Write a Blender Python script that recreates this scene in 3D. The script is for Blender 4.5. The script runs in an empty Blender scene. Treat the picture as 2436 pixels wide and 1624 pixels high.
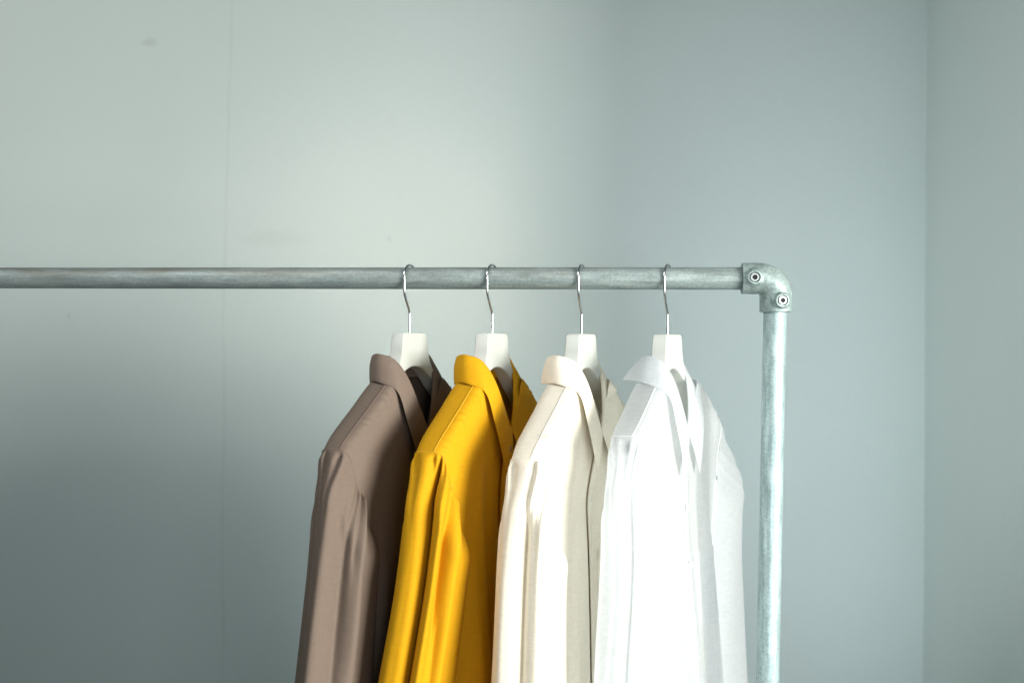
import bpy, bmesh, math, random
import numpy as np
from mathutils import Vector, Matrix

S = bpy.context.scene
COL = S.collection
R = math.radians

# ------------------------------------------------------------------ camera
CAM_Z = 1.49
cam_d = bpy.data.cameras.new('camera')
cam_d.sensor_width = 36.0
cam_d.lens = 35.3
cam_d.clip_start = 0.02
cam_d.clip_end = 60
cam_d.dof.use_dof = True
cam_d.dof.focus_distance = 1.50
cam_d.dof.aperture_fstop = 2.6
cam = bpy.data.objects.new('camera', cam_d)
COL.objects.link(cam)
cam.location = (0, 0, CAM_Z)
PITCH, ROLL = R(0.2), R(0.45)
cam.rotation_mode = 'QUATERNION'
cam.rotation_quaternion = (Matrix.Rotation(math.pi / 2 + PITCH, 4, 'X') @ Matrix.Rotation(ROLL, 4, 'Z')).to_quaternion()
S.camera = cam

# ------------------------------------------------------------------ world and lamps
W = bpy.data.worlds.new('World')
S.world = W
W.use_nodes = True
bg = W.node_tree.nodes['Background']
bg.inputs[0].default_value = (0.80, 0.97, 1.0, 1)
bg.inputs[1].default_value = 0.10

S.view_settings.view_transform = 'Standard'
S.view_settings.look = 'None'
S.view_settings.exposure = 0.0
S.view_settings.gamma = 1.0
S.view_settings.use_curve_mapping = False


def area(name, loc, target, size_x, size_y, power, color, spread=180):
    d = bpy.data.lights.new(name, 'AREA')
    d.shape = 'RECTANGLE'
    d.size, d.size_y = size_x, size_y
    d.energy = power
    d.color = color
    d.spread = R(spread)
    o = bpy.data.objects.new(name, d)
    COL.objects.link(o)
    o.location = loc
    o.rotation_mode = 'QUATERNION'
    v = Vector(target) - Vector(loc)
    o.rotation_quaternion = v.to_track_quat('-Z', 'Y')
    return o


area('window_light', (2.75, -0.95, 1.62), (0.0, 1.7, 1.50), 1.75, 1.3, 310, (1.0, 0.995, 0.945))
area('front_fill_light', (1.0, -2.4, 1.70), (0.2, 1.8, 1.45), 1.0, 1.2, 22, (0.98, 0.98, 1.0))  # added fill from the front, lifts the right wall; no window there
area('side_wall_fill_light', (-1.4, 0.6, 2.8), (0.88, 2.42, 1.36), 0.8, 0.8, 6.6, (0.96, 0.98, 0.985), 70)  # added fill from the left, brightens the side wall and right corner
area('bounce_fill_light', (0.55, -1.6, 0.45), (1.12, 2.7, 1.15), 0.9, 0.9, 2.9, (0.80, 0.91, 1.0), 42)  # added lamp in place of floor bounce, lifts the lower right wall
area('lower_left_fill_light', (-2.4, 1.2, 1.3), (-0.9, 2.85, 1.10), 0.8, 0.8, 0.8, (0.88, 0.98, 1.0), 70)  # added fill aimed only at the dark lower left of the back wall
area('wall_glow_fill_light', (2.3, -1.2, 1.65), (-0.25, 2.8, 1.74), 0.3, 0.3, 0.22, (1.0, 0.82, 0.60), 13)  # added narrow warm lamp, makes the soft glow on the wall behind the rail

# ------------------------------------------------------------------ layout numbers (metres)
TH = R(6.2)                         # how far the rack and the room are turned from the view
U = Vector((math.cos(TH), -math.sin(TH), 0))    # along the rail, to the right
N = Vector((-math.sin(TH), -math.cos(TH), 0))   # from the wall towards the room
ELBOW = Vector((0.396, 1.51, CAM_Z + 0.103))
RAIL_R = 0.017
RAIL_Z = ELBOW.z
WALL_GAP = 1.25                     # rail to wall


# ------------------------------------------------------------------ node helpers
def mat(name):
    m = bpy.data.materials.new(name)
    m.use_nodes = True
    nt = m.node_tree
    b = nt.nodes['Principled BSDF']
    return m, nt, b


def node(nt, kind, **kw):
    n = nt.nodes.new(kind)
    for k, v in kw.items():
        if hasattr(n, k):
            setattr(n, k, v)
        else:
            n.inputs[k].default_value = v
    return n


def ramp(nt, src, stops):
    r = nt.nodes.new('ShaderNodeValToRGB')
    e = r.color_ramp.elements
    while len(e) < len(stops):
        e.new(0.5)
    for i, (p, c) in enumerate(stops):
        e[i].position = p
        e[i].color = c if len(c) == 4 else (*c, 1)
    nt.links.new(src, r.inputs[0])
    return r.outputs[0]


def mix(nt, fac, a, b, blend='MIX'):
    m = nt.nodes.new('ShaderNodeMix')
    m.data_type = 'RGBA'
    m.blend_type = blend
    for sock, v in ((m.inputs[0], fac), (m.inputs[6], a), (m.inputs[7], b)):
        if isinstance(v, bpy.types.NodeSocket):
            nt.links.new(v, sock)
        elif isinstance(v, (int, float)):
            sock.default_value = v
        else:
            sock.default_value = (*v, 1) if len(v) == 3 else v
    return m.outputs[2]


def mathn(nt, op, a, b=0.0, c=0.0, clamp=False):
    m = nt.nodes.new('ShaderNodeMath')
    m.operation = op
    m.use_clamp = clamp
    for i, v in enumerate((a, b, c)):
        if isinstance(v, bpy.types.NodeSocket):
            nt.links.new(v, m.inputs[i])
        else:
            m.inputs[i].default_value = v
    return m.outputs[0]


def coords(nt, scale=(1, 1, 1), rot=(0, 0, 0)):
    tc = nt.nodes.new('ShaderNodeTexCoord')
    mp = nt.nodes.new('ShaderNodeMapping')
    mp.inputs['Scale'].default_value = scale
    mp.inputs['Rotation'].default_value = rot
    nt.links.new(tc.outputs['Object'], mp.inputs[0])
    return mp.outputs[0]


def noise(nt, vec, scale, detail=3, rough=0.5):
    n = node(nt, 'ShaderNodeTexNoise')
    n.inputs['Scale'].default_value = scale
    n.inputs['Detail'].default_value = detail
    n.inputs['Roughness'].default_value = rough
    nt.links.new(vec, n.inputs['Vector'])
    return n.outputs['Fac']


def bump(nt, b, h, strength, dist, chain=None):
    n = nt.nodes.new('ShaderNodeBump')
    n.inputs['Strength'].default_value = strength
    n.inputs['Distance'].default_value = dist
    nt.links.new(h, n.inputs['Height'])
    if chain is not None:
        nt.links.new(chain, n.inputs['Normal'])
    nt.links.new(n.outputs[0], b.inputs['Normal'])
    return n.outputs[0]


# ------------------------------------------------------------------ materials
SEAM_X = -1.0                       # place of the wallpaper joint on the back wall (local x), set below


def wall_material(name, joint=None, marks=()):
    m, nt, b = mat(name)
    big = noise(nt, coords(nt), 1.3, 3)
    base = ramp(nt, big, [(0.3, (0.686, 0.775, 0.745)), (0.7, (0.720, 0.808, 0.780))])
    warp = noise(nt, coords(nt, (40, 40, 900)), 1.0, 2)      # crossing threads of the woven paper
    weft = noise(nt, coords(nt, (900, 900, 40)), 1.0, 2)
    thread = mathn(nt, 'ADD', mathn(nt, 'MULTIPLY', warp, 0.5), mathn(nt, 'MULTIPLY', weft, 0.5))
    col = mix(nt, 1.0, base, ramp(nt, thread, [(0.35, (0.935, 0.935, 0.935)), (0.65, (1, 1, 1))]), 'MULTIPLY')
    tc = nt.nodes.new('ShaderNodeTexCoord')
    sep = nt.nodes.new('ShaderNodeSeparateXYZ')
    nt.links.new(tc.outputs['Object'], sep.inputs[0])
    h = thread
    if joint is not None:
        wob = noise(nt, coords(nt, (0, 0, 1)), 2.2, 5, 0.6)
        x = mathn(nt, 'ADD', sep.outputs[0], mathn(nt, 'MULTIPLY', mathn(nt, 'SUBTRACT', wob, 0.5), 0.045))
        lean = mathn(nt, 'MULTIPLY', mathn(nt, 'MAXIMUM', mathn(nt, 'SUBTRACT', sep.outputs[2], RAIL_Z + 0.15), 0.0), 0.018)
        d = mathn(nt, 'ABSOLUTE', mathn(nt, 'SUBTRACT', mathn(nt, 'SUBTRACT', x, lean), joint))
        line = mathn(nt, 'SUBTRACT', 1.0, mathn(nt, 'DIVIDE', d, 0.0022), clamp=True)
        fade = ramp(nt, noise(nt, coords(nt, (0, 0, 1)), 5.0, 3), [(0.3, (0.25,) * 3), (0.65, (1,) * 3)])
        line = mathn(nt, 'MULTIPLY', line, fade)
        col = mix(nt, mathn(nt, 'MULTIPLY', line, 0.5), col, (0.30, 0.32, 0.30))
    for (mx, mz, rx, rz, amt) in marks:
        dx = mathn(nt, 'DIVIDE', mathn(nt, 'SUBTRACT', sep.outputs[0], mx), rx)
        dz = mathn(nt, 'DIVIDE', mathn(nt, 'SUBTRACT', sep.outputs[2], mz), rz)
        r2 = mathn(nt, 'ADD', mathn(nt, 'MULTIPLY', dx, dx), mathn(nt, 'MULTIPLY', dz, dz))
        k = mathn(nt, 'SUBTRACT', 1.0, r2, clamp=True)
        k = mathn(nt, 'MULTIPLY', k, noise(nt, coords(nt), 120, 2))
        col = mix(nt, mathn(nt, 'MULTIPLY', k, amt), col, (0.30, 0.32, 0.29))
    nt.links.new(col, b.inputs['Base Color'])
    b.inputs['Roughness'].default_value = 0.75
    b.inputs['Specular IOR Level'].default_value = 0.25
    bump(nt, b, h, 0.26, 0.001)
    return m


def zinc_material(name, stain=0.0, along='X', rough=0.42, cast=False):
    m, nt, b = mat(name)
    sc = {'X': (6, 60, 60), 'Z': (60, 60, 6), 'N': (40, 40, 40)}[along]
    streak = noise(nt, coords(nt, sc), 3.0, 6, 0.65)
    spangle = noise(nt, coords(nt), 260, 3, 0.6)
    c = ramp(nt, streak, [(0.25, (0.21, 0.26, 0.255)), (0.5, (0.36, 0.435, 0.425)), (0.78, (0.52, 0.60, 0.585))])
    patch = noise(nt, coords(nt, (0.35, 1, 1) if along == 'X' else (1, 1, 0.35)), 42, 4, 0.6)
    c = mix(nt, 1.0, c, ramp(nt, patch, [(0.35, (0.78, 0.80, 0.80)), (0.62, (1.06, 1.06, 1.05))]), 'MULTIPLY')
    c = mix(nt, 1.0, c, ramp(nt, spangle, [(0.3, (0.70,) * 3), (0.7, (1.0,) * 3)]), 'MULTIPLY')
    if stain:
        sn = noise(nt, coords(nt, (6, 45, 45)), 1.0, 6, 0.75)
        tc = nt.nodes.new('ShaderNodeTexCoord')
        sep = nt.nodes.new('ShaderNodeSeparateXYZ')
        nt.links.new(tc.outputs['Object'], sep.inputs[0])
        # handled more, and so browner, along the upper side and away from the joint
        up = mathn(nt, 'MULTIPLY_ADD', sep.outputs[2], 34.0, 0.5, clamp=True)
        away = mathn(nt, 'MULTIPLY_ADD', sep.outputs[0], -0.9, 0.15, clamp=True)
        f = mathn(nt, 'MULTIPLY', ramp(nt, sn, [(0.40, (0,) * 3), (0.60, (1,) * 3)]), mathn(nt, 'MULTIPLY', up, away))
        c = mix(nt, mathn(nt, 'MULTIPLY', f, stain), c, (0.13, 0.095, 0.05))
        c = mix(nt, mathn(nt, 'MULTIPLY', away, 0.42), c, (0.12, 0.15, 0.155))  # darker grey to the left: falloff of the light put into the colour
        sp = noise(nt, coords(nt, (60, 160, 160)), 1.0, 2)
        c = mix(nt, ramp(nt, sp, [(0.70, (0,) * 3), (0.76, (0.6,) * 3)]), c, (0.10, 0.10, 0.09))
    if not stain:
        c = mix(nt, 1.0, c, (0.90, 0.94, 0.93) if cast else (1.16, 1.24, 1.27), 'MULTIPLY')
    nt.links.new(c, b.inputs['Base Color'])
    b.inputs['Metallic'].default_value = 0.40
    rr = ramp(nt, streak, [(0.3, (rough + 0.12,) * 3), (0.7, (rough - 0.06,) * 3)])
    nt.links.new(rr, b.inputs['Roughness'])
    if cast:
        bump(nt, b, noise(nt, coords(nt), 900, 3, 0.7), 0.30, 0.0006)
    else:
        bump(nt, b, mathn(nt, 'ADD', streak, mathn(nt, 'MULTIPLY', spangle, 0.6)), 0.10, 0.0005)
    return m


def cloth_material(name, base, weave=2200, trans=0.0, rough=0.62, sheen=0.03, slub=0.07, wrinkle=0.9):
    m, nt, b = mat(name)
    out = nt.nodes['Material Output']
    sl = mathn(nt, 'ADD', mathn(nt, 'MULTIPLY', noise(nt, coords(nt, (900, 900, 60)), 1, 2), 0.5),
               mathn(nt, 'MULTIPLY', noise(nt, coords(nt, (60, 60, 900)), 1, 2), 0.5))
    lo = tuple(c * (1 - slub) for c in base)
    hi = tuple(min(1, c * (1 + slub)) for c in base)
    c = ramp(nt, sl, [(0.35, lo), (0.65, hi)])
    nt.links.new(c, b.inputs['Base Color'])
    b.inputs['Roughness'].default_value = rough
    b.inputs['Specular IOR Level'].default_value = 0.07
    b.inputs['Sheen Weight'].default_value = sheen
    b.inputs['Sheen Roughness'].default_value = 0.5
    b.inputs['Sheen Tint'].default_value = (*[min(1, 0.3 + x) for x in base], 1)
    w = noise(nt, coords(nt, (1, 1, 0.28)), 38, 3, 0.5)
    n1 = bump(nt, b, w, 0.12 * wrinkle, 0.012)
    bump(nt, b, sl, 0.25, 0.0006, n1)
    if trans:
        t = nt.nodes.new('ShaderNodeBsdfTranslucent')
        nt.links.new(c, t.inputs[0])
        mx = nt.nodes.new('ShaderNodeMixShader')
        mx.inputs[0].default_value = trans
        nt.links.new(b.outputs[0], mx.inputs[1])
        nt.links.new(t.outputs[0], mx.inputs[2])
        nt.links.new(mx.outputs[0], out.inputs[0])
    return m


def plain(name, base, rough=0.5, metallic=0.0, spec=0.5, grain=0.03):
    m, nt, b = mat(name)
    n = noise(nt, coords(nt), 90, 3)
    c = ramp(nt, n, [(0.3, tuple(x * (1 - grain) for x in base)), (0.7, base)])
    nt.links.new(c, b.inputs['Base Color'])
    b.inputs['Roughness'].default_value = rough
    b.inputs['Metallic'].default_value = metallic
    b.inputs['Specular IOR Level'].default_value = spec
    return m


# ------------------------------------------------------------------ object helpers
def mesh_obj(name, verts, faces, m, parent=None, smooth=True):
    me = bpy.data.meshes.new(name)
    me.from_pydata([tuple(v) for v in verts], [], faces)
    me.update()
    me.polygons.foreach_set('use_smooth', [smooth] * len(me.polygons))
    me.materials.append(m)
    o = bpy.data.objects.new(name, me)
    COL.objects.link(o)
    o.parent = parent
    return o


def thing(name, label, cat, loc, rz, group=None):
    o = bpy.data.objects.new(name, None)
    o.empty_display_size = 0.05
    COL.objects.link(o)
    o.location = loc
    o.rotation_euler = (0, 0, rz)
    o['label'] = label
    o['category'] = cat
    if group:
        o['group'] = group
    return o


def structure(name, verts, faces, m, loc, rz, label):
    o = mesh_obj(name, verts, faces, m, None, False)
    o.location = loc
    o.rotation_euler = (0, 0, rz)
    o['kind'] = 'structure'
    o['label'] = label
    return o


def solid(o, t, offset=0.0):
    s = o.modifiers.new('thickness', 'SOLIDIFY')
    s.thickness = t
    s.offset = offset
    return o


def grid_faces(ni, nj, wrap_i=False):
    F = []
    for i in range(ni - (0 if wrap_i else 1)):
        i2 = (i + 1) % ni
        for j in range(nj - 1):
            F.append((i * nj + j, i2 * nj + j, i2 * nj + j + 1, i * nj + j + 1))
    return F


def tube(path, r, seg=12, cap=True):
    """verts, faces of a round tube along a list of points"""
    P = [Vector(p) for p in path]
    V, F = [], []
    t0 = (P[1] - P[0]).normalized()
    ref = Vector((0, 0, 1)) if abs(t0.z) < 0.9 else Vector((1, 0, 0))
    nrm = t0.cross(ref).normalized()
    for i, p in enumerate(P):
        t = (P[min(i + 1, len(P) - 1)] - P[max(i - 1, 0)]).normalized()
        nrm = (nrm - t * nrm.dot(t)).normalized()
        bn = t.cross(nrm)
        rr = r[i] if hasattr(r, '__len__') else r
        for k in range(seg):
            an = 2 * math.pi * k / seg
            V.append(p + nrm * (rr * math.cos(an)) + bn * (rr * math.sin(an)))
    n = len(P)
    for i in range(n - 1):
        for k in range(seg):
            k2 = (k + 1) % seg
            F.append((i * seg + k, i * seg + k2, (i + 1) * seg + k2, (i + 1) * seg + k))
    if cap:
        F.append(tuple(range(seg - 1, -1, -1)))
        F.append(tuple((n - 1) * seg + k for k in range(seg)))
    return V, F


def spline(ts, pts, q):
    """smooth curve through control points (Catmull-Rom / Hermite on uneven knots)"""
    ts = np.asarray(ts, float)
    pts = np.asarray(pts, float)
    if pts.ndim == 1:
        pts = pts[:, None]
    m = np.gradient(pts, ts, axis=0)
    q = np.asarray(q, float)
    k = np.clip(np.searchsorted(ts, q, side='right') - 1, 0, len(ts) - 2)
    h = (ts[k + 1] - ts[k])
    x = ((q - ts[k]) / h)[..., None]
    h = h[..., None]
    h00 = 2 * x**3 - 3 * x**2 + 1
    h10 = x**3 - 2 * x**2 + x
    h01 = -2 * x**3 + 3 * x**2
    h11 = x**3 - x**2
    return h00 * pts[k] + h10 * h * m[k] + h01 * pts[k + 1] + h11 * h * m[k + 1]


def sstep(e0, e1, x):
    t = np.clip((np.asarray(x, float) - e0) / (e1 - e0), 0, 1)
    return t * t * (3 - 2 * t)


def L(a, f, z):
    """hanger coordinates (towards the viewer, towards the shirt front, up) to local x y z"""
    return np.stack([f, -np.asarray(a), z], axis=-1)


# ------------------------------------------------------------------ the walls
wall_c = ELBOW - N * WALL_GAP
# corner of the room seen at the right: along U from the point behind the elbow
CORNER = 0.58
corner = wall_c + U * CORNER
corner.z = 0
# back wall: local x runs along U (to the left is negative), origin at the corner on the floor line
back_m = wall_material('woven_wallpaper', joint=-1.95, marks=[(-2.185, 2.363, 0.03, 0.014, 0.5), (-2.426, 1.565, 0.004, 0.012, 0.8),
                                                        (-1.466, 1.787, 0.006, 0.007, 0.6),
                                                        (-1.80, 1.79, 0.13, 0.03, 0.14)])
side_m = wall_material('woven_wallpaper_side')
H = 3.0
B0 = -1.2
T = 0.12
structure('back_wall', [(-4.5, 0, B0), (T, 0, B0), (T, 0, H), (-4.5, 0, H), (-4.5, T, B0), (T, T, B0), (T, T, H), (-4.5, T, H)],
          [(0, 1, 2, 3), (5, 4, 7, 6), (4, 0, 3, 7), (1, 5, 6, 2), (3, 2, 6, 7), (4, 5, 1, 0)], back_m, corner, -TH,
          'pale grey green papered wall behind the clothes rack')
# side wall: butts against the back wall and runs towards the viewer up to the window opening
SD = 1.47
structure('side_wall', [(0, -SD, B0), (0, 0, B0), (0, 0, H), (0, -SD, H), (T, -SD, B0), (T, 0, B0), (T, 0, H), (T, -SD, H)],
          [(1, 0, 3, 2), (4, 5, 6, 7), (0, 4, 7, 3), (3, 7, 6, 2), (0, 1, 5, 4)], side_m, corner, -TH,
          'pale grey side wall meeting the back wall in the right corner')

# ------------------------------------------------------------------ the rack
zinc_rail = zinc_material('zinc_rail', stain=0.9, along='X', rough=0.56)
zinc_post = zinc_material('zinc_post', along='Z', rough=0.44)
zinc_cast = zinc_material('zinc_casting', along='N', rough=0.48, cast=True)
screw_m = plain('bright_screw', (0.45, 0.48, 0.47), 0.38, 0.8)
dark_m = plain('screw_socket', (0.01, 0.01, 0.01), 0.8)

rack = thing('clothes_rack', 'galvanised steel pipe clothes rack with an elbow joint at its right corner', 'clothes rack',
             (ELBOW.x, ELBOW.y, 0), -TH)
zr = RAIL_Z
# rail
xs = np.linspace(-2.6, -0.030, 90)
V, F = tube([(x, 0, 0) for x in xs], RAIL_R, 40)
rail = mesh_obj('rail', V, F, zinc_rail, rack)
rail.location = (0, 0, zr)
# post: leans very slightly in its socket
LEAN = R(0.75)
zs = np.linspace(-0.030, -zr, 60)
V, F = tube([(0, 0, z) for z in zs], RAIL_R, 40)
post = mesh_obj('post', V, F, zinc_post, rack)
post.location = (0, 0, zr)
post.rotation_euler = (0, LEAN, 0)

# elbow casting: swept socket, two screw bosses, blended as one casting
RO, RB = 0.0236, 0.0262
SOCK = 0.0505
path = [(-SOCK + i * (SOCK - RB) / 6, 0, 0) for i in range(7)]
for k in range(1, 19):
    an = k / 18 * math.pi / 2
    path.append((-RB + RB * math.sin(an), 0, -RB + RB * math.cos(an)))
path += [(0, 0, -RB - i * (SOCK - RB) / 6) for i in range(1, 7)]
bm = bmesh.new()


def add_geo(bm, V, F):
    vs = [bm.verts.new(v) for v in V]
    for f in F:
        bm.faces.new([vs[i] for i in f])


V, F = tube(path, RO, 48)
add_geo(bm, V, F)
BOSS = [((-0.0345, 0, 0.0), R(0)), ((0.0, 0, -0.034), R(12))]
boss_frames = []
for c, an in BOSS:
    d = Vector((math.sin(an), -math.cos(an), 0))
    c = Vector(c)
    prof = [(0.0165, 0.015), (0.0140, 0.0215), (0.0112, 0.0250), (0.0108, 0.0292), (0.0100, 0.0300), (0.0001, 0.0300)]
    ux = Vector((math.cos(an), math.sin(an), 0))
    uz = Vector((0, 0, 1))
    seg = 40
    V = []
    for r_, h_ in prof:
        for k in range(seg):
            t = 2 * math.pi * k / seg
            V.append(c + d * h_ + ux * (r_ * math.cos(t)) + uz * (r_ * math.sin(t)))
    F = []
    for i in range(len(prof) - 1):
        for k in range(seg):
            k2 = (k + 1) % seg
            F.append((i * seg + k, i * seg + k2, (i + 1) * seg + k2, (i + 1) * seg + k))
    F.append(tuple(range(seg - 1, -1, -1)))
    F.append(tuple((len(prof) - 1) * seg + k for k in range(seg)))
    add_geo(bm, V, F)
    boss_frames.append((c, d, ux, uz))
bmesh.ops.recalc_face_normals(bm, faces=bm.faces)
tmp = bpy.data.meshes.new('casting_tmp')
bm.to_mesh(tmp)
bm.free()
to = bpy.data.objects.new('casting_tmp', tmp)
COL.objects.link(to)
rm = to.modifiers.new('r', 'REMESH')
rm.mode = 'VOXEL'
rm.voxel_size = 0.0007
sm = to.modifiers.new('s', 'SMOOTH')
sm.iterations = 7
sm.factor = 0.5


# cutters: pipe bores and screw recesses
def cutter(V, F):
    b2 = bmesh.new()
    add_geo(b2, V, F)
    bmesh.ops.recalc_face_normals(b2, faces=b2.faces)
    me2 = bpy.data.meshes.new('cut')
    b2.to_mesh(me2)
    b2.free()
    o2 = bpy.data.objects.new('cut', me2)
    COL.objects.link(o2)
    return o2


cuts = [cutter(*tube([(-0.08, 0, 0), (-0.028, 0, 0)], 0.0181, 48)),
        cutter(*tube([(0, 0, -0.08), (0, 0, -0.028)], 0.0181, 48))]
for c, d, ux, uz in boss_frames:
    cuts.append(cutter(*tube([c + d * 0.035, c + d * 0.0255], 0.0082, 36)))
for i, cu in enumerate(cuts):
    bo = to.modifiers.new('b%d' % i, 'BOOLEAN')
    bo.operation = 'DIFFERENCE'
    bo.object = cu
    bo.solver = 'EXACT'
dg = bpy.context.evaluated_depsgraph_get()
me = bpy.data.meshes.new_from_object(to.evaluated_get(dg))
me.name = 'elbow_joint'
for cu in cuts + [to]:
    bpy.data.objects.remove(cu)
me.materials.clear()
me.materials.append(zinc_cast)
me.polygons.foreach_set('use_smooth', [True] * len(me.polygons))
me.set_sharp_from_angle(angle=R(50))
elbow = bpy.data.objects.new('elbow_joint', me)
COL.objects.link(elbow)
elbow.parent = rack
elbow.location = (0, 0, zr)

# grub screws with hexagonal sockets, set into the bosses
for c, d, ux, uz in boss_frames:
    seg = 36
    V, F = [], []

    def ring(r_, h_, hexa=False):
        for k in range(seg):
            t = 2 * math.pi * k / seg
            q = r_
            if hexa:
                m6 = (t % (math.pi / 3)) - math.pi / 6
                q = r_ * math.cos(math.pi / 6) / math.cos(m6)
            V.append(c + d * h_ + ux * (q * math.cos(t)) + uz * (q * math.sin(t)))
    ring(0.0064, 0.0250)
    ring(0.0064, 0.0296)
    ring(0.0058, 0.0303)
    ring(0.0043, 0.0303, True)
    ring(0.0041, 0.0300, True)
    ring(0.0041, 0.0262, True)
    for i in range(5):
        for k in range(seg):
            k2 = (k + 1) % seg
            F.append((i * seg + k, i * seg + k2, (i + 1) * seg + k2, (i + 1) * seg + k))
    g = mesh_obj('grub_screw', V, F, screw_m, elbow, True)
    g.data.set_sharp_from_angle(angle=R(30))
    V2 = [c + d * 0.0285 + ux * (0.0041 * math.cos(math.pi / 6) / math.cos((t % (math.pi / 3)) - math.pi / 6) * math.cos(t))
          + uz * (0.0041 * math.cos(math.pi / 6) / math.cos((t % (math.pi / 3)) - math.pi / 6) * math.sin(t))
          for t in [2 * math.pi * k / seg for k in range(seg)]]
    # the socket floor belongs to the screw
    me = g.data
    n0 = len(V)
    V3 = V + V2
    F3 = F + [tuple(n0 + k for k in range(seg))]
    me.clear_geometry()
    me.from_pydata([tuple(v) for v in V3], [], F3)
    me.materials.append(dark_m)
    for p in me.polygons:
        p.use_smooth = len(p.vertices) == 4
        if p.index >= 4 * seg:
            p.material_index = 1
    me.set_sharp_from_angle(angle=R(30))

# ------------------------------------------------------------------ hangers
chrome = plain('chrome_wire', (0.55, 0.57, 0.57), 0.2, 1.0, grain=0.0)
white_wood = plain('white_lacquer', (0.46, 0.475, 0.435), 0.42, 0.0, 0.5, 0.02)

ZT_A = [0.0, 0.045, 0.068, 0.0844, 0.12, 0.155, 0.180, 0.196, 0.22]
ZT_Z = [-0.146, -0.148, -0.155, -0.1655, -0.193, -0.219, -0.239, -0.2555, -0.286]


def z_top(a):
    return spline(ZT_A, ZT_Z, np.clip(np.abs(a), 0, 0.22))[..., 0]


def make_hook(parent, dz=0.0):
    rr = 0.0206
    pts = [(0, -0.094), (0, -0.070), (0.0004, -0.0545), (0.0020, -0.0500), (0.0080, -0.0420), (0.0140, -0.0335), (0.0180, -0.0255), (0.0200, -0.0170)]
    for k in range(0, 21):
        an = R(-20 + k * (235 / 20))
        pts.append((rr * math.cos(an), rr * math.sin(an)))
    P = np.array(pts)
    dd = np.r_[0, np.cumsum(np.hypot(*np.diff(P, axis=0).T))]
    q = np.linspace(0, dd[-1], 160)
    P2 = np.stack([np.interp(q, dd, P[:, 0]), np.interp(q, dd, P[:, 1])], 1)
    for _ in range(9):
        P2[1:-1] = (P2[:-2] + 2 * P2[1:-1] + P2[2:]) / 4
    V, F = tube([(0, -p[0], p[1] + dz) for p in P2], 0.0019, 12)
    return mesh_obj('hook', V, F, chrome, parent)


def make_hanger_body(parent):
    """flat topped neck flaring into two contoured arms; a closed loft along the arm"""
    # a stations with top edge, bottom edge and thickness
    A_ = [0.0, 0.012, 0.024, 0.0310, 0.0335, 0.0365, 0.041, 0.048, 0.060, 0.0844, 0.107, 0.134, 0.152, 0.162, 0.165]
    TOP = [-0.0850, -0.0850, -0.0850, -0.0853, -0.0895, -0.112, -0.129, -0.1415, -0.154, -0.172, -0.191, -0.213, -0.228, -0.238, -0.244]
    BOT = [-0.1370, -0.1385, -0.1430, -0.1470, -0.1485, -0.1505, -0.154, -0.159, -0.170, -0.190, -0.210, -0.232, -0.246, -0.252, -0.248]
    TH_ = [0.0110, 0.0110, 0.0110, 0.0110, 0.0110, 0.0113, 0.0118, 0.0125, 0.0135, 0.014, 0.015, 0.015, 0.014, 0.010, 0.004]
    st = [(-a, t, b, h) for a, t, b, h in reversed(list(zip(A_, TOP, BOT, TH_))[1:])] + list(zip(A_, TOP, BOT, TH_))
    V, F = [], []
    sec = []
    nq = 20
    for k in range(nq):     # rounded rectangle section
        an = 2 * math.pi * (k + 0.5) / nq
        c, s = math.cos(an), math.sin(an)
        sec.append((math.copysign(abs(c) ** 0.13, c), math.copysign(abs(s) ** 0.13, s)))
    for a, t, b, h in st:
        mid, hh = (t + b) / 2, (t - b) / 2
        fo = 0.10 * max(0, abs(a) - 0.05) ** 1.5
        for c, s in sec:
            V.append((h * c + fo, -a, mid + hh * s))
    n = len(st)
    for i in range(n - 1):
        for k in range(nq):
            k2 = (k + 1) % nq
            F.append((i * nq + k, i * nq + k2, (i + 1) * nq + k2, (i + 1) * nq + k))
    F.append(tuple(range(nq - 1, -1, -1)))
    F.append(tuple((n - 1) * nq + k for k in range(nq)))
    o = mesh_obj('body', V, F, white_wood, parent)
    o.data.set_sharp_from_angle(angle=R(38))
    bv = o.modifiers.new('soft_edges', 'BEVEL')
    bv.width = 0.0012
    bv.segments = 2
    bv.angle_limit = R(38)
    return o


# ------------------------------------------------------------------ shirts
NA = 0.068                      # half width of the neckline
HEM = 0.70


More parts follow.
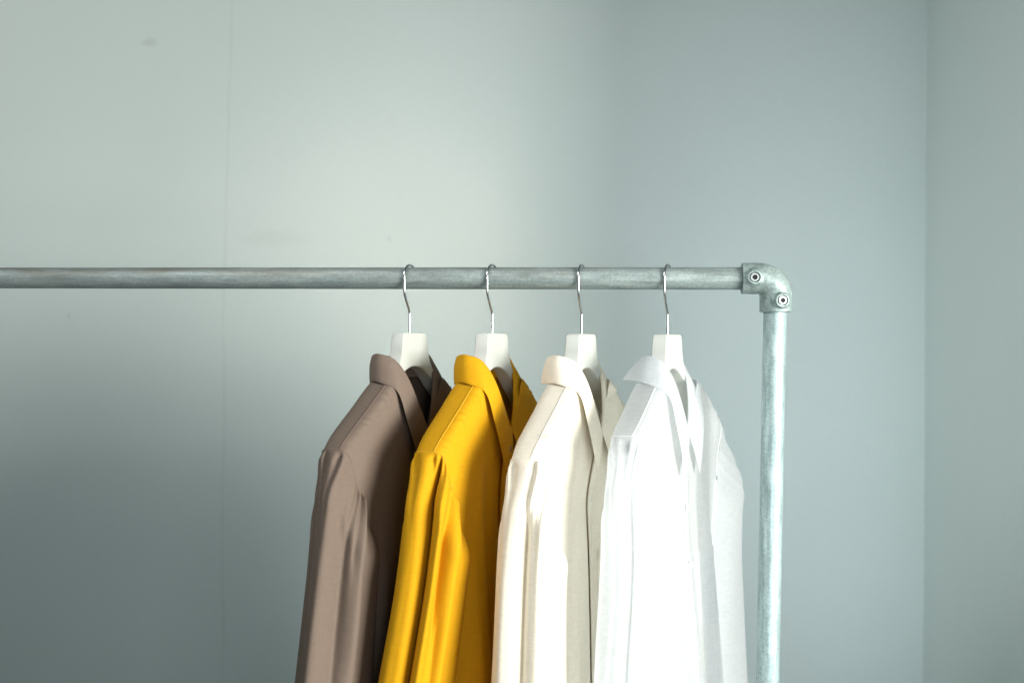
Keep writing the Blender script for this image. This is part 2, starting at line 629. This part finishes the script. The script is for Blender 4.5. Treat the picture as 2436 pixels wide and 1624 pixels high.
class Shirt:
    """shape functions of one hanging shirt"""
    def __init__(s, seed, **k):
        s.rng = np.random.RandomState(seed)
        s.k = dict(half=0.192, far=1.0, flat=0.4, lift=0.0035, thick=0.027, swell=0.030, folds=0.0045, pucker=0.0010, vdrop=0.085)
        s.k.update(k)
        s.ph = s.rng.rand(12) * 6.28

    def a_edge(s, rho):
        h = s.k['half']
        return spline([-0.01, 0, 0.02, 0.05, 0.10, 0.18, 0.3, 0.8], np.array([0, 0, -0.006, -0.024, -0.038, -0.046, -0.046, -0.030]) + h, rho)[..., 0]

    def body(s, ah, rho, side):
        """ah in -1..1 across, rho depth below the shoulder line, side +1 front, -1 back"""
        ah, rho = np.broadcast_arrays(np.asarray(ah, float), np.asarray(rho, float))
        a = ah * s.a_edge(rho) * np.where(ah < 0, s.k['far'], 1.0)
        a_t = np.abs(ah) * s.k['half']
        zt = z_top(np.maximum(a_t, NA))
        rr = np.clip(rho / 0.034, 0, 1)
        rnd = np.sqrt(np.clip(1 - (1 - rr) ** 2, 0, 1))
        drop = 0.016 * (1 - np.sqrt(np.clip(1 - rr ** 2, 0, 1))) + np.maximum(rho - 0.034, 0) + np.where(rho < 0.034, 0, 0)
        drop = np.where(rho < 0.034, 0.030 * (1 - np.sqrt(np.clip(1 - rr ** 2 * 0.999, 0, 1))), 0.0287 + (rho - 0.034))
        th = s.k['thick'] + s.k['swell'] * sstep(0.06, 0.6, rho)
        edge = 1 - 0.92 * sstep(0.70, 1.0, np.abs(ah)) * sstep(0.14, 0.30, rho)
        edge = edge * (1 - 0.10 * sstep(0.86, 1.0, np.abs(ah)) * (1 - sstep(0.03, 0.10, rho)))
        if side > 0:
            th = th * (1 - s.k['flat'] * np.exp(-(a / 0.08) ** 2) * sstep(0.09, 0.2, rho))
        p = s.ph
        fold = (0.55 * np.sin(ah * 9.0 + p[0] + 1.2 * rho) + 0.45 * np.sin(ah * 15.5 + p[1] - 2.5 * rho)
                + 0.25 * np.sin(ah * 23 + p[2] + 3 * rho))
        fold = fold * s.k['folds'] * sstep(0.03, 0.28, rho) * (1 + 1.6 * rho)
        pk = s.k['pucker'] * np.sin(a_t * 560 + 3.5 * np.sin(a_t * 83 + p[4]) + rho * 60) * (0.55 + 0.45 * np.sin(a_t * 137 + p[8])) * np.exp(-((rho - 0.018) / 0.010) ** 2) * sstep(0.075, 0.09, a_t)
        f = side * (th * rnd * edge) + side * fold * edge
        z = zt - drop + (pk if side > 0 else 0)
        f = f + (pk * side if side > 0 else 0)
        return a, f, z

    def front_at(s, a, z):
        """front surface point nearest a given a and height"""
        rho = np.full(np.shape(a), 0.1)
        ah = np.asarray(a, float) / 0.17
        for _ in range(12):
            aa, f, zz = s.body(ah, rho, 1)
            rho = np.clip(rho + (zz - z), 0.0, 0.9)
            ah = np.asarray(a, float) / (s.a_edge(rho) * np.where(np.asarray(a) < 0, s.k['far'], 1.0))
        return s.body(ah, rho, 1)

    def arm(s, q):
        """armhole curve; q -2..2 round the sleeve, 0 at the shoulder top, +1 front underarm"""
        q = np.asarray(q, float)
        sg = np.where(q >= 0, 1.0, -1.0)
        m = np.minimum(np.abs(q), 1.0)
        rho = 0.10 * m ** 1.2
        af, ff, zf = s.body(np.ones_like(rho), rho, 1)
        ab, fb, zb = s.body(np.ones_like(rho), rho, -1)
        a = np.where(sg > 0, af, ab)
        f = np.where(sg > 0, ff, fb)
        z = np.where(sg > 0, zf, zb)
        inn = np.clip(np.abs(q) - 1, 0, 1)
        f = f * (1 - inn)
        a = a - 0.03 * np.sin(inn * math.pi / 2)
        return a, f, z


def body_mesh(sh, m, parent):
    nc = 230
    ahs = np.linspace(-1, 1, nc)
    nr = 80
    tt = np.linspace(0, 1, nr) ** 1.5
    V = []
    at = np.abs(ahs) * sh.k['half']
    inn = np.clip(1 - at / NA, 0, 1)
    r0f = sh.k['vdrop'] * inn ** 0.85
    r0b = 0.014 * (1 - (at / NA) ** 2).clip(0, 1)
    cols = []
    idx = {}
    F = []
    for side in (1, -1):
        for i in range(nc):
            r0 = r0f[i] if side > 0 else r0b[i]
            rho = r0 + tt * (HEM - r0)
            a, f, z = sh.body(ahs[i], rho, side)
            P = L(a, f, z)
            for j in range(nr):
                if side < 0 and j == 0 and at[i] >= NA:
                    idx[(side, i, j)] = idx[(1, i, 0)]
                    continue
                # side seams: share the edge below the underarm
                idx[(side, i, j)] = len(V)
                V.append(P[j])
    for side in (1, -1):
        for i in range(nc - 1):
            for j in range(nr - 1):
                q = (idx[(side, i, j)], idx[(side, i + 1, j)], idx[(side, i + 1, j + 1)], idx[(side, i, j + 1)])
                F.append(q if side > 0 else q[::-1])
    return mesh_obj('body', V, F, m, parent)


def sleeve_mesh(sh, m, parent, sgn, folds, prm):
    """sgn +1 the sleeve on the near side, -1 the far one; folds: list of (q, width, amplitude, [(z, scale)...], drift)"""
    nq, nv = 260, 120
    qs = np.concatenate([np.linspace(-1.1, 1.1, 220, endpoint=False), np.linspace(1.1, 2.9, 40, endpoint=False)])
    qs = np.where(qs > 2, qs - 4, qs)
    vs = np.linspace(0, 1, nv) ** 1.35
    q, v = np.meshgrid(qs, vs, indexing='ij')
    ea, ef, ez = sh.arm(qs)
    zend = -0.95
    z = ez[:, None] + (zend - ez[:, None]) * v
    below = ez[:, None] - z
    # the hanging tube
    out = spline([-0.95, -0.70, -0.55, -0.40, -0.33, -0.29, -0.25], np.array(prm['out']), z)[..., 0]
    inn_ = spline([-0.95, -0.70, -0.55, -0.40, -0.33, -0.29, -0.25], np.array(prm['inn']), z)[..., 0]
    rf = spline([-0.95, -0.70, -0.55, -0.40, -0.33, -0.29, -0.25], np.array(prm['rf']), z)[..., 0]
    fc = spline([-0.95, -0.70, -0.55, -0.40, -0.33, -0.29, -0.25], np.array(prm['fc']), z)[..., 0]
    an = q * math.pi / 2
    ca, sa = np.cos(an), np.sin(an)
    e = 0.78
    ca2 = np.sign(ca) * np.abs(ca) ** e
    sa2 = np.sign(sa) * np.abs(sa) ** e
    a = (out + inn_) / 2 + (out - inn_) / 2 * ca2
    f = fc + rf * sa2
    w = sstep(0.0, prm.get('cap', 0.075), below)
    w = 1 - (1 - w) ** 1.5
    a = ea[:, None] * (1 - w) + a * w
    f = ef[:, None] * (1 - w) + f * w
    # folds displace along the outline normal
    D = np.zeros_like(a)
    for (q0, wd, am, drift, z0, z1, z2, z3) in folds:
        qc = q0 + drift * np.clip(-(z + 0.26), 0, 1)
        x = (q - qc) / wd
        env = sstep(z0, z1, -z) * (1 - sstep(z2, z3, -z))
        D += 1.5 * am * np.exp(-np.abs(x) ** 2.0) * env
    p = sh.ph
    gat = np.exp(-(below / 0.055)) * sstep(0, 0.012, below)
    D += prm.get('gather', 0.0047) * gat * np.sin(q * 34 + p[5] + 2.2 * np.sin(q * 7 + p[6])) * (1 - sstep(0.5, 0.85, np.abs(q - 0.1)))
    D += 0.0055 * np.exp(-((below - 0.035) / 0.035) ** 2) * sstep(0.15, 0.5, q) * (1 - sstep(1.1, 1.6, q)) + 0.004 * sstep(0.02, 0.06, below) * sstep(0.3, 0.8, q) * (1 - sstep(1.1, 1.6, q))
    D += 0.0030 * np.exp(-((below - 0.018) / 0.016) ** 2) * (1 - sstep(0.2, 0.6, q))
    D += 0.0012 * np.sin(q * 7 + p[7] + 9 * z + 1.3 * np.sin(11 * z + p[9])) * sstep(0.04, 0.14, below)
    na = ca
    nf = sa
    a = a + D * na
    f = f + D * nf
    P = L(sgn * a * (sh.k['far'] if sgn < 0 else 1.0), f, z).reshape(-1, 3)
    F = grid_faces(nq, nv, True)
    if sgn > 0:
        F = [t[::-1] for t in F]
    return mesh_obj('sleeve', P, F, m, parent)


def seam_tube(name, pts, r, m, parent):
    V, F = tube(pts, r, 6)
    return mesh_obj(name, V, F, m, parent)


COLLAR_T = [0, 0.25, 0.5, 0.65, 0.8, 0.9, 1.0]
FOLD = np.array([(0, -.036, -.122), (.052, -.032, -.122), (.073, -.003, -.119), (.065, .018, -.128), (.043, .030, -.160), (.023, .035, -.198), (-.003, .036, -.240)])
FALL = np.array([(0, -.042, -.163), (.054, -.035, -.164), (.084, .002, -.161), (.077, .030, -.174), (.062, .038, -.218), (.043, .039, -.258), (.026, .039, -.296)])
STAND = np.array([(0, -.030, -.157), (.046, -.026, -.157), (.066, -.003, -.158), (.058, .012, -.166), (.038, .022, -.192), (.020, .026, -.220), (-.003, .028, -.246)])
FOLD_FAR = np.array([(0, -.036, -.122), (.050, -.032, -.120), (.068, -.012, -.117), (.056, .005, -.132), (.038, .020, -.165), (.020, .029, -.200), (.003, .034, -.238)])
FALL_FAR = np.array([(0, -.042, -.163), (.054, -.037, -.164), (.084, -.006, -.160), (.080, .022, -.178), (.070, .036, -.222), (.056, .038, -.262), (.044, .038, -.300)])
STAND_FAR = STAND
def collar_mesh(m, parent, fold, fall, stand, far=None):
    def full(c, cf):
        neg = cf[::-1][:-1] * np.array([-1, 1, 1])
        return np.vstack([neg, c])
    t_full = np.r_[-np.array(COLLAR_T[::-1][:-1]), COLLAR_T]
    fold_f, fall_f, stand_f = far if far else (fold, fall, stand)
    t = np.linspace(-1, 1, 130)
    Fo = spline(t_full, full(fold, fold_f), t)
    Fa = spline(t_full, full(fall, fall_f), t)
    St = spline(t_full, full(stand, stand_f), t)
    prof = 22
    V = np.zeros((len(t), prof, 3))
    for i in range(len(t)):
        out = Fa[i] - St[i]
        out[2] = 0
        if np.linalg.norm(out) < 1e-6:
            out = np.array([0, 1, 0])
        out = out / np.linalg.norm(out)
        for j in range(prof):
            u = j / (prof - 1)
            if u < 0.36:
                x = u / 0.36
                p = St[i] * (1 - x) + Fo[i] * x - out * 0.002 * math.sin(x * math.pi * .5)
            else:
                x = (u - 0.36) / 0.64
                p = Fo[i] * (1 - x) + Fa[i] * x + out * (0.0045 * math.sin(min(1, x * 2.2) * math.pi / 2) * (1 - x) ** 0.6)
                p = p + np.array([0, 0, 0.0035 * math.exp(-(x / 0.12) ** 2)])
            V[i, j] = p
    P = L(V[..., 0], V[..., 1], V[..., 2]).reshape(-1, 3)
    o = mesh_obj('collar', P, grid_faces(len(t), prof), m, parent)
    solid(o, 0.0011)
    sb = o.modifiers.new('soft', 'SUBSURF')
    sb.levels = sb.render_levels = 1
    return o


def make_shirt(loc, rz, label, m, seam_m, button_m, sh, near_folds, near_prm, far_prm, collar, pocket=False):
    t = thing('shirt', label, 'shirt', loc, rz, 'shirts hanging on the rack')
    b = body_mesh(sh, m, t)
    s1 = sleeve_mesh(sh, m, t, 1, near_folds, near_prm)
    s2 = sleeve_mesh(sh, m, t, -1, [], far_prm)
    fold, fall, stand = collar[:3]
    collar_mesh(m, t, fold, fall, stand, collar[3] if len(collar) > 3 else None)
    # placket: a doubled strip down the front opening
    zs = np.linspace(-0.228, -0.86, 60)
    rows = []
    for aa in np.linspace(-0.015, 0.017, 7):
        wob = 0.0018 * np.sin(zs * 23 + sh.ph[10])
        a_, f_, z_ = sh.front_at(aa + wob, zs)
        rows.append(L(aa + wob, f_ + sh.k['lift'], zs))
    P = np.array(rows).reshape(-1, 3)
    pl = mesh_obj('placket', P, grid_faces(7, 60), m, t)
    solid(pl, 0.0022 if sh.k['lift'] > 0.003 else 0.0006)
    for zb in (-0.262, -0.345, -0.430, -0.515, -0.600, -0.685):
        a_, f_, z_ = sh.front_at(np.array([0.001]), np.array([zb]))
        prof = [(0.0001, 0.0022), (0.0030, 0.0020), (0.0042, 0.0028), (0.0052, 0.0022), (0.0054, 0.0010), (0.0050, 0.0)]
        V, F = [], []
        for r_, h_ in prof:
            for k in range(18):
                an = 2 * math.pi * k / 18
                V.append((f_[0] + sh.k['lift'] + 0.0015 + h_, -0.001 + r_ * math.cos(an), zb + r_ * math.sin(an)))
        for i in range(len(prof) - 1):
            for k in range(18):
                F.append((i * 18 + k, (i + 1) * 18 + k, (i + 1) * 18 + (k + 1) % 18, i * 18 + (k + 1) % 18))
        mesh_obj('button', V, F, button_m, t)
    # seams
    ah = np.linspace(NA / sh.k['half'] + 0.04, 0.995, 50)
    for sg in (1, -1):
        a_, f_, z_ = sh.body(sg * ah, 0.0035, 1)
        seam_tube('shoulder_seam', L(a_, f_, z_ + 0.0003), 0.0007, seam_m, t)
        qq = np.linspace(-0.95, 0.95, 90)
        a_, f_, z_ = sh.arm(qq)
        seam_tube('armhole_seam', L(sg * (a_ + 0.0004) * (sh.k['far'] if sg < 0 else 1.0), f_ * 1.01, z_ + 0.0004), 0.0006, seam_m, t)
    if pocket:
        nx, nz = 18, 18
        aa = np.linspace(-0.027, -0.122, nx)
        rows = []
        for x in aa:
            low = -0.545 + 0.018 * abs((x + 0.0745) / 0.0475)
            zz = np.linspace(-0.420, low, nz)
            a_, f_, z_ = sh.front_at(np.full(nz, x), zz)
            lift = 0.0006 + (0.0030 if sh.k['lift'] > 0.003 else 0.0012) * np.exp(-((zz + 0.420) / 0.012) ** 2)
            rows.append(L(np.full(nz, x), f_ + lift, zz))
        pk = mesh_obj('chest_pocket', np.array(rows).reshape(-1, 3), grid_faces(nx, nz), m, t)
    return t


brown_m = cloth_material('brown_cotton', (0.170, 0.130, 0.103), trans=0.01, rough=0.72, sheen=0.02)
yellow_m = cloth_material('mustard_cotton', (0.58, 0.295, 0.009), trans=0.03, rough=0.72, sheen=0.02)
cream_m = cloth_material('cream_cotton', (0.88, 0.82, 0.69), trans=0.16, rough=0.7)
white_m = cloth_material('white_cotton', (0.83, 0.85, 0.86), trans=0.72, rough=0.7)
brown_s = plain('brown_thread', (0.17, 0.115, 0.09), 0.7)
yellow_s = plain('mustard_thread', (0.66, 0.36, 0.012), 0.7)
cream_s = plain('cream_thread', (0.80, 0.77, 0.66), 0.7)
white_s = plain('white_thread', (0.86, 0.88, 0.89), 0.7)
brown_b = plain('brown_button', (0.10, 0.07, 0.055), 0.3)
yellow_b = plain('amber_button', (0.30, 0.15, 0.02), 0.3)
cream_b = plain('cream_button', (0.80, 0.77, 0.68), 0.3)
white_b = plain('white_button', (0.85, 0.86, 0.86), 0.3)

# z knots:   -.95  -.70  -.55  -.40  -.33  -.29  -.25
def prm(out, inn, rf, fc, **k):
    d = dict(out=out, inn=inn, rf=rf, fc=fc)
    d.update(k)
    return d


BASE_OUT = [.258, .246, .236, .224, .216, .210, .192]
BASE_IN = [.105, .108, .110, .112, .116, .120, .140]
BASE_RF = [.052, .046, .042, .040, .039, .037, .026]
BASE_FC = [-.012, -.008, -.004, .002, .004, .004, 0]

YAW = R(27)
SPOTS = {'brown': (-0.160, 1.570), 'yellow': (-0.031, 1.556), 'cream': (0.1063, 1.541), 'white': (0.2364, 1.527)}

# folds: (q0, width, amplitude, drift, zstart0, zstart1, zend0, zend1)
yellow_folds = [
    (-0.12, 0.20, 0.006, 0.0, .25, .33, 1.2, 1.3),
    (0.20, 0.085, -0.016, 0.0, .25, .29, 1.2, 1.3),
    (0.40, 0.10, 0.008, 0.0, .25, .29, 1.2, 1.3),
    (0.60, 0.08, -0.009, 0.0, .27, .37, .42, .58),
    (0.80, 0.09, 0.005, 0.0, .28, .33, 1.2, 1.3),
    (0.66, 0.04, -0.003, 0.1, .45, .52, 1.2, 1.3),
]
brown_folds = [
    (-0.30, 0.16, -0.005, 0.0, .30, .38, 1.2, 1.3),
    (0.14, 0.15, 0.010, -0.15, .25, .30, 1.2, 1.3),
    (0.52, 0.16, -0.009, 0.0, .27, .42, .55, .75),
    (0.80, 0.10, 0.006, 0.0, .27, .32, .48, .62),
    (0.70, 0.05, -0.003, 0.3, .27, .34, .38, .45),
]
cream_folds = [
    (-0.08, 0.16, 0.006, 0.0, .26, .34, 1.2, 1.3),
    (0.20, 0.09, -0.008, 0.0, .28, .38, 1.2, 1.3),
    (0.22, 0.05, 0.006, 0.0, .25, .27, .30, .36),
    (0.50, 0.14, 0.006, 0.0, .25, .30, 1.2, 1.3),
]
white_folds = [
    (0.0, 0.10, 0.006, 0.1, .26, .34, 1.2, 1.3),
    (0.22, 0.10, -0.007, 0.1, .27, .36, 1.2, 1.3),
    (0.5, 0.16, 0.006, 0.1, .26, .32, 1.2, 1.3),
]

base_prm = prm(BASE_OUT, BASE_IN, BASE_RF, BASE_FC)


def adj(dout=0, drf=0, dfc=0, **k):
    g = lambda b, d: list(np.array(b) + np.array(d))
    return prm(g(BASE_OUT, dout), BASE_IN, g(BASE_RF, drf), g(BASE_FC, dfc), **k)


yellow_prm = adj(dfc=[-.058, -.036, -.016, -.002, 0, 0, 0])
cream_prm = adj(dfc=[.010, .008, .003, -.003, -.004, -.003, 0])
brown_prm = adj(dfc=[-.014, -.008, -.003, 0, 0, 0, 0])
white_prm = adj(dout=[-.020, -.022, -.026, -.032, -.028, -.023, -.024], dfc=[.008, .010, .008, .004, 0, 0, 0])
white_far = adj(dfc=[.022, .014, .008, .004, .003, .002, 0])


def vary(c, *edits):
    c = c.copy()
    for i, da, df, dz in edits:
        c[i] += (da, df, dz)
    return c


FAR = (FOLD_FAR, FALL_FAR, STAND_FAR)
stdc = (FOLD, FALL, STAND, FAR)
white_fall = vary(FALL, (0, 0, -.010, .006), (1, 0, -.014, .010), (2, 0, -.006, .004))
white_fold = vary(FOLD, (0, 0, .012, -.002), (1, 0, .012, 0), (2, -.006, .004, 0))
cream_fall = vary(FALL, (0, 0, -.004, .002), (1, 0.0, -.006, .002))

BUILD = [
    ('brown', 'brown cotton shirt at the left end of the hanging shirts', brown_m, brown_s, brown_b, Shirt(3, folds=.003), brown_folds, brown_prm, base_prm, stdc, False),
    ('yellow', 'mustard yellow shirt hanging between the brown and the cream shirt', yellow_m, yellow_s, yellow_b, Shirt(5), yellow_folds, yellow_prm, base_prm, stdc, False),
    ('cream', 'cream shirt with puckered shoulder seam hanging beside the mustard shirt', cream_m, cream_s, cream_b, Shirt(8, pucker=.0026, flat=.6, half=.198), cream_folds, cream_prm, base_prm, (FOLD, cream_fall, STAND, FAR), True),
    ('white', 'bright white shirt with its collar turned out, nearest the upright post', white_m, white_s, white_b, Shirt(11, pucker=.0012, half=.166, far=1.25, lift=.0010, flat=.1), white_folds, white_prm, white_far, (white_fold, white_fall, STAND, FAR), True),
]
HL = {'brown': 'white wooden hanger with chrome hook holding the brown shirt',
      'yellow': 'white wooden hanger with chrome hook holding the mustard yellow shirt',
      'cream': 'white wooden hanger with chrome hook holding the cream shirt',
      'white': 'white wooden hanger with chrome hook holding the white shirt beside the post'}

hanger0 = None
for (key, label, m, sm_, bm_, sh, nf, np_, fp, col_, pk) in BUILD:
    x, y = SPOTS[key]
    loc = Vector((x, y, RAIL_Z))
    yaw = R({'brown': 27.6, 'yellow': 26.4, 'cream': 27.0, 'white': 29.0}[key])
    if hanger0 is None:
        hanger0 = thing('coat_hanger', HL[key], 'hanger', loc, -yaw, 'white hangers on the rail')
        make_hook(hanger0).rotation_euler = (0, 0, R(6))
        make_hanger_body(hanger0)
    else:
        h = hanger0.copy()
        COL.objects.link(h)
        h.location = loc
        h.rotation_euler = (0, 0, -yaw)
        h['label'] = HL[key]
        for ch in hanger0.children:
            c = ch.copy()
            COL.objects.link(c)
            c.parent = h
            if ch.name.startswith('hook'):
                c.rotation_euler = (0, 0, R({'yellow': 3, 'cream': 8, 'white': 5}[key]))
    make_shirt(loc, -yaw, label, m, sm_, bm_, sh, nf, np_, fp, col_, pk)
